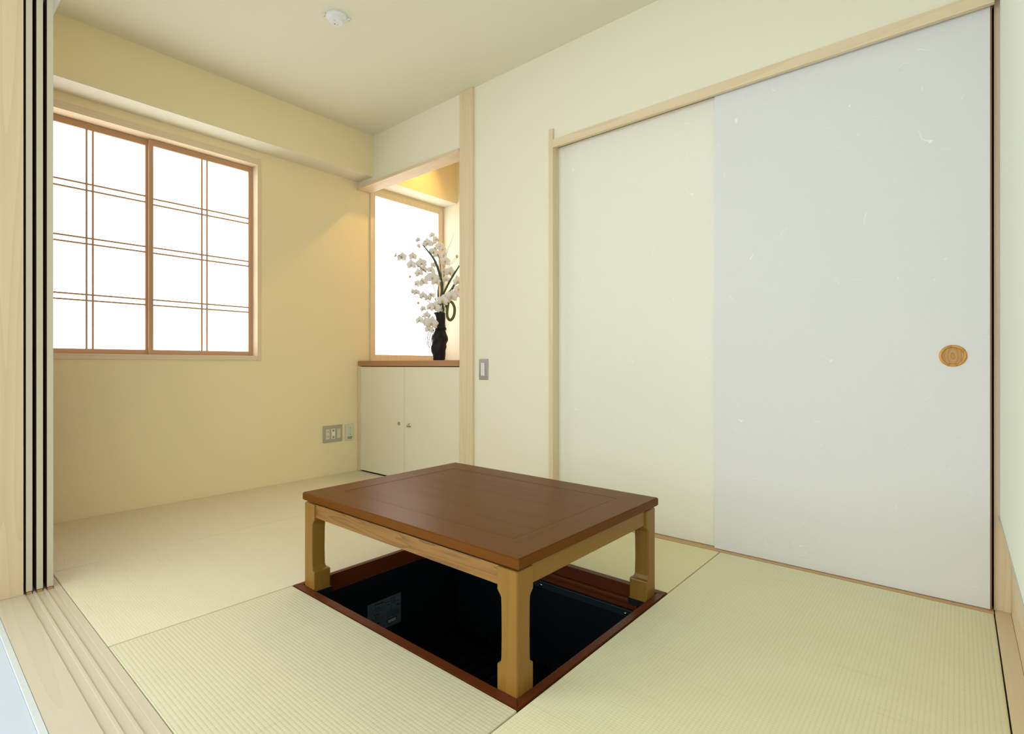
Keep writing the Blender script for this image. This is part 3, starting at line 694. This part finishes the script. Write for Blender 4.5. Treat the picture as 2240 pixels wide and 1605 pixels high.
def petal_mesh(bm, c, X, Y, Z, length, width, ang, cup=0.25):
    """one rounded petal growing from c in the X-Y plane, curving along Z"""
    d = X * math.cos(ang) + Y * math.sin(ang); s = -X * math.sin(ang) + Y * math.cos(ang)
    rows_ = []; n = 5
    for i in range(n + 1):
        u = i / n; wv = width * 0.5 * (math.sin(math.pi * min(1, 0.10 + u * 0.93)) ** 0.6 if 0 < u < 1 else 0.10)
        p = c + d * (length * u) + Z * (length * (0.16 * math.sin(u * 2.2) - cup * u * u * 0.6))
        rows_.append([bm.verts.new(p + s * wv * k + Z * (-0.18 * wv * k * k)) for k in (-1, -0.5, 0, 0.5, 1)])
    for a, b_ in zip(rows_, rows_[1:]):
        for q in range(4): bm.faces.new((a[q], a[q+1], b_[q+1], b_[q]))
def flower(zx, zy, size, d, yaw=0.0, pitch=0.0, spin=0.0):
    Z = (-AD * math.cos(yaw) + AR * math.sin(yaw)); Z = (Z * math.cos(pitch) + Vector((0, 0, 1)) * math.sin(pitch)).normalized()
    X = Z.cross(Vector((0, 0, 1))); X.normalize(); X = -X
    Y = Z.cross(X).normalized()
    if Y.z < 0: Y = -Y; 
    c, s = math.cos(spin), math.sin(spin); X, Y = X * c + Y * s, -X * s + Y * c
    R = size / 1506.0; C0 = P(zx, zy, d)
    bm = bmesh.new()
    for a, ln, wd in ((90, 1.0, 0.74), (213, 1.05, 0.74), (327, 1.05, 0.74)):
        petal_mesh(bm, C0 - Z * 0.0012, X, Y, Z, R * ln, R * wd, math.radians(a), 0.3)
    for a in (8, 172):
        petal_mesh(bm, C0, X, Y, Z, R * 1.0, R * 1.05, math.radians(a), 0.25)
    o = mk('orchid_bloom', bm, M['petal'], fl, True)
    so_ = o.modifiers.new('thickness', 'SOLIDIFY'); so_.thickness = 0.0007
    bm = bmesh.new()
    petal_mesh(bm, C0 + Z * 0.001, X, Y, Z, R * 0.40, R * 0.22, math.radians(270), -1.0)
    petal_mesh(bm, C0 + Z * 0.001, X, Y, Z, R * 0.26, R * 0.16, math.radians(235), -1.6)
    petal_mesh(bm, C0 + Z * 0.001, X, Y, Z, R * 0.26, R * 0.16, math.radians(305), -1.6)
    o2 = mk('lip', bm, M['lip'], o, True)
    so_ = o2.modifiers.new('thickness', 'SOLIDIFY'); so_.thickness = 0.0012
def bud(zx, zy, size, d):
    r_ = size / 1506.0
    mk('bud', lathe([(0.0003, -r_ * 1.1), (r_ * 0.6, -r_ * 0.8), (r_ * 0.95, -r_ * 0.2), (r_ * 0.9, r_ * 0.4), (r_ * 0.5, r_), (0.0003, r_ * 1.25)], P(zx, zy, d), 'z', 14), M['bud'], fl, True)
FL = [(440, 385, 30, -.10, -1.1), (497, 405, 52, -.09, -.3), (606, 395, 42, -.08, .5), (590, 478, 52, -.08, -.3), (685, 458, 54, -.06, .2), (705, 515, 42, -.05, .5),
      (660, 556, 46, -.06, -.2), (642, 665, 40, -.06, -.6), (703, 648, 48, -.05, .1), (745, 600, 38, -.04, -.3), (778, 520, 40, -.03, -.1), (802, 468, 30, -.03, .4),
      (800, 600, 64, -.05, .05), (830, 640, 50, -.04, .4), (645, 215, 30, -.04, -.5), (740, 245, 52, -.03, -.2), (775, 145, 34, .02, -.3), (815, 188, 34, .02, .4),
      (798, 222, 28, .02, .1), (860, 262, 50, .01, .3), (890, 292, 38, .01, .6), (800, 328, 50, -.01, 0), (832, 352, 46, 0, .4), (912, 415, 56, .02, .1), (893, 350, 36, .02, -.4),
      (962, 528, 58, .02, .25), (900, 520, 40, .02, -.4), (925, 600, 46, .03, .2), (1052, 635, 50, -.03, .3), (1062, 715, 50, -.03, .2), (990, 790, 62, -.05, .1), (1040, 770, 48, -.04, .5),
      (900, 835, 60, -.05, -.1), (822, 902, 62, -.06, -.2), (775, 905, 48, -.06, -.5), (893, 918, 42, -.05, .4), (598, 742, 30, -.05, -.6), (633, 752, 34, -.05, .1),
      (702, 785, 42, -.05, -.2), (752, 808, 34, -.04, .3), (785, 782, 34, -.04, 0), (702, 920, 34, -.06, -.4), (742, 985, 38, -.06, .2), (672, 1038, 44, -.08, -.4),
      (745, 1052, 48, -.08, -.1), (797, 1068, 66, -.09, .15), (770, 1130, 44, -.08, .1), (655, 276, 26, -.04, 1.0), (950, 830, 44, -.04, .6)]
random.seed(11)
for zx, zy, s_, d_, yw in FL:
    flower(zx, zy, s_ * 1.08, d_, yw, random.uniform(-0.35, 0.25), random.uniform(-0.4, 0.4))
for b_ in ((570, 595, 13, -.06), (655, 862, 13, -.06), (1034, 366, 17, .02), (1040, 582, 9, -.02), (430, 400, 7, -.1), (700, 1000, 9, -.07)): bud(*b_)
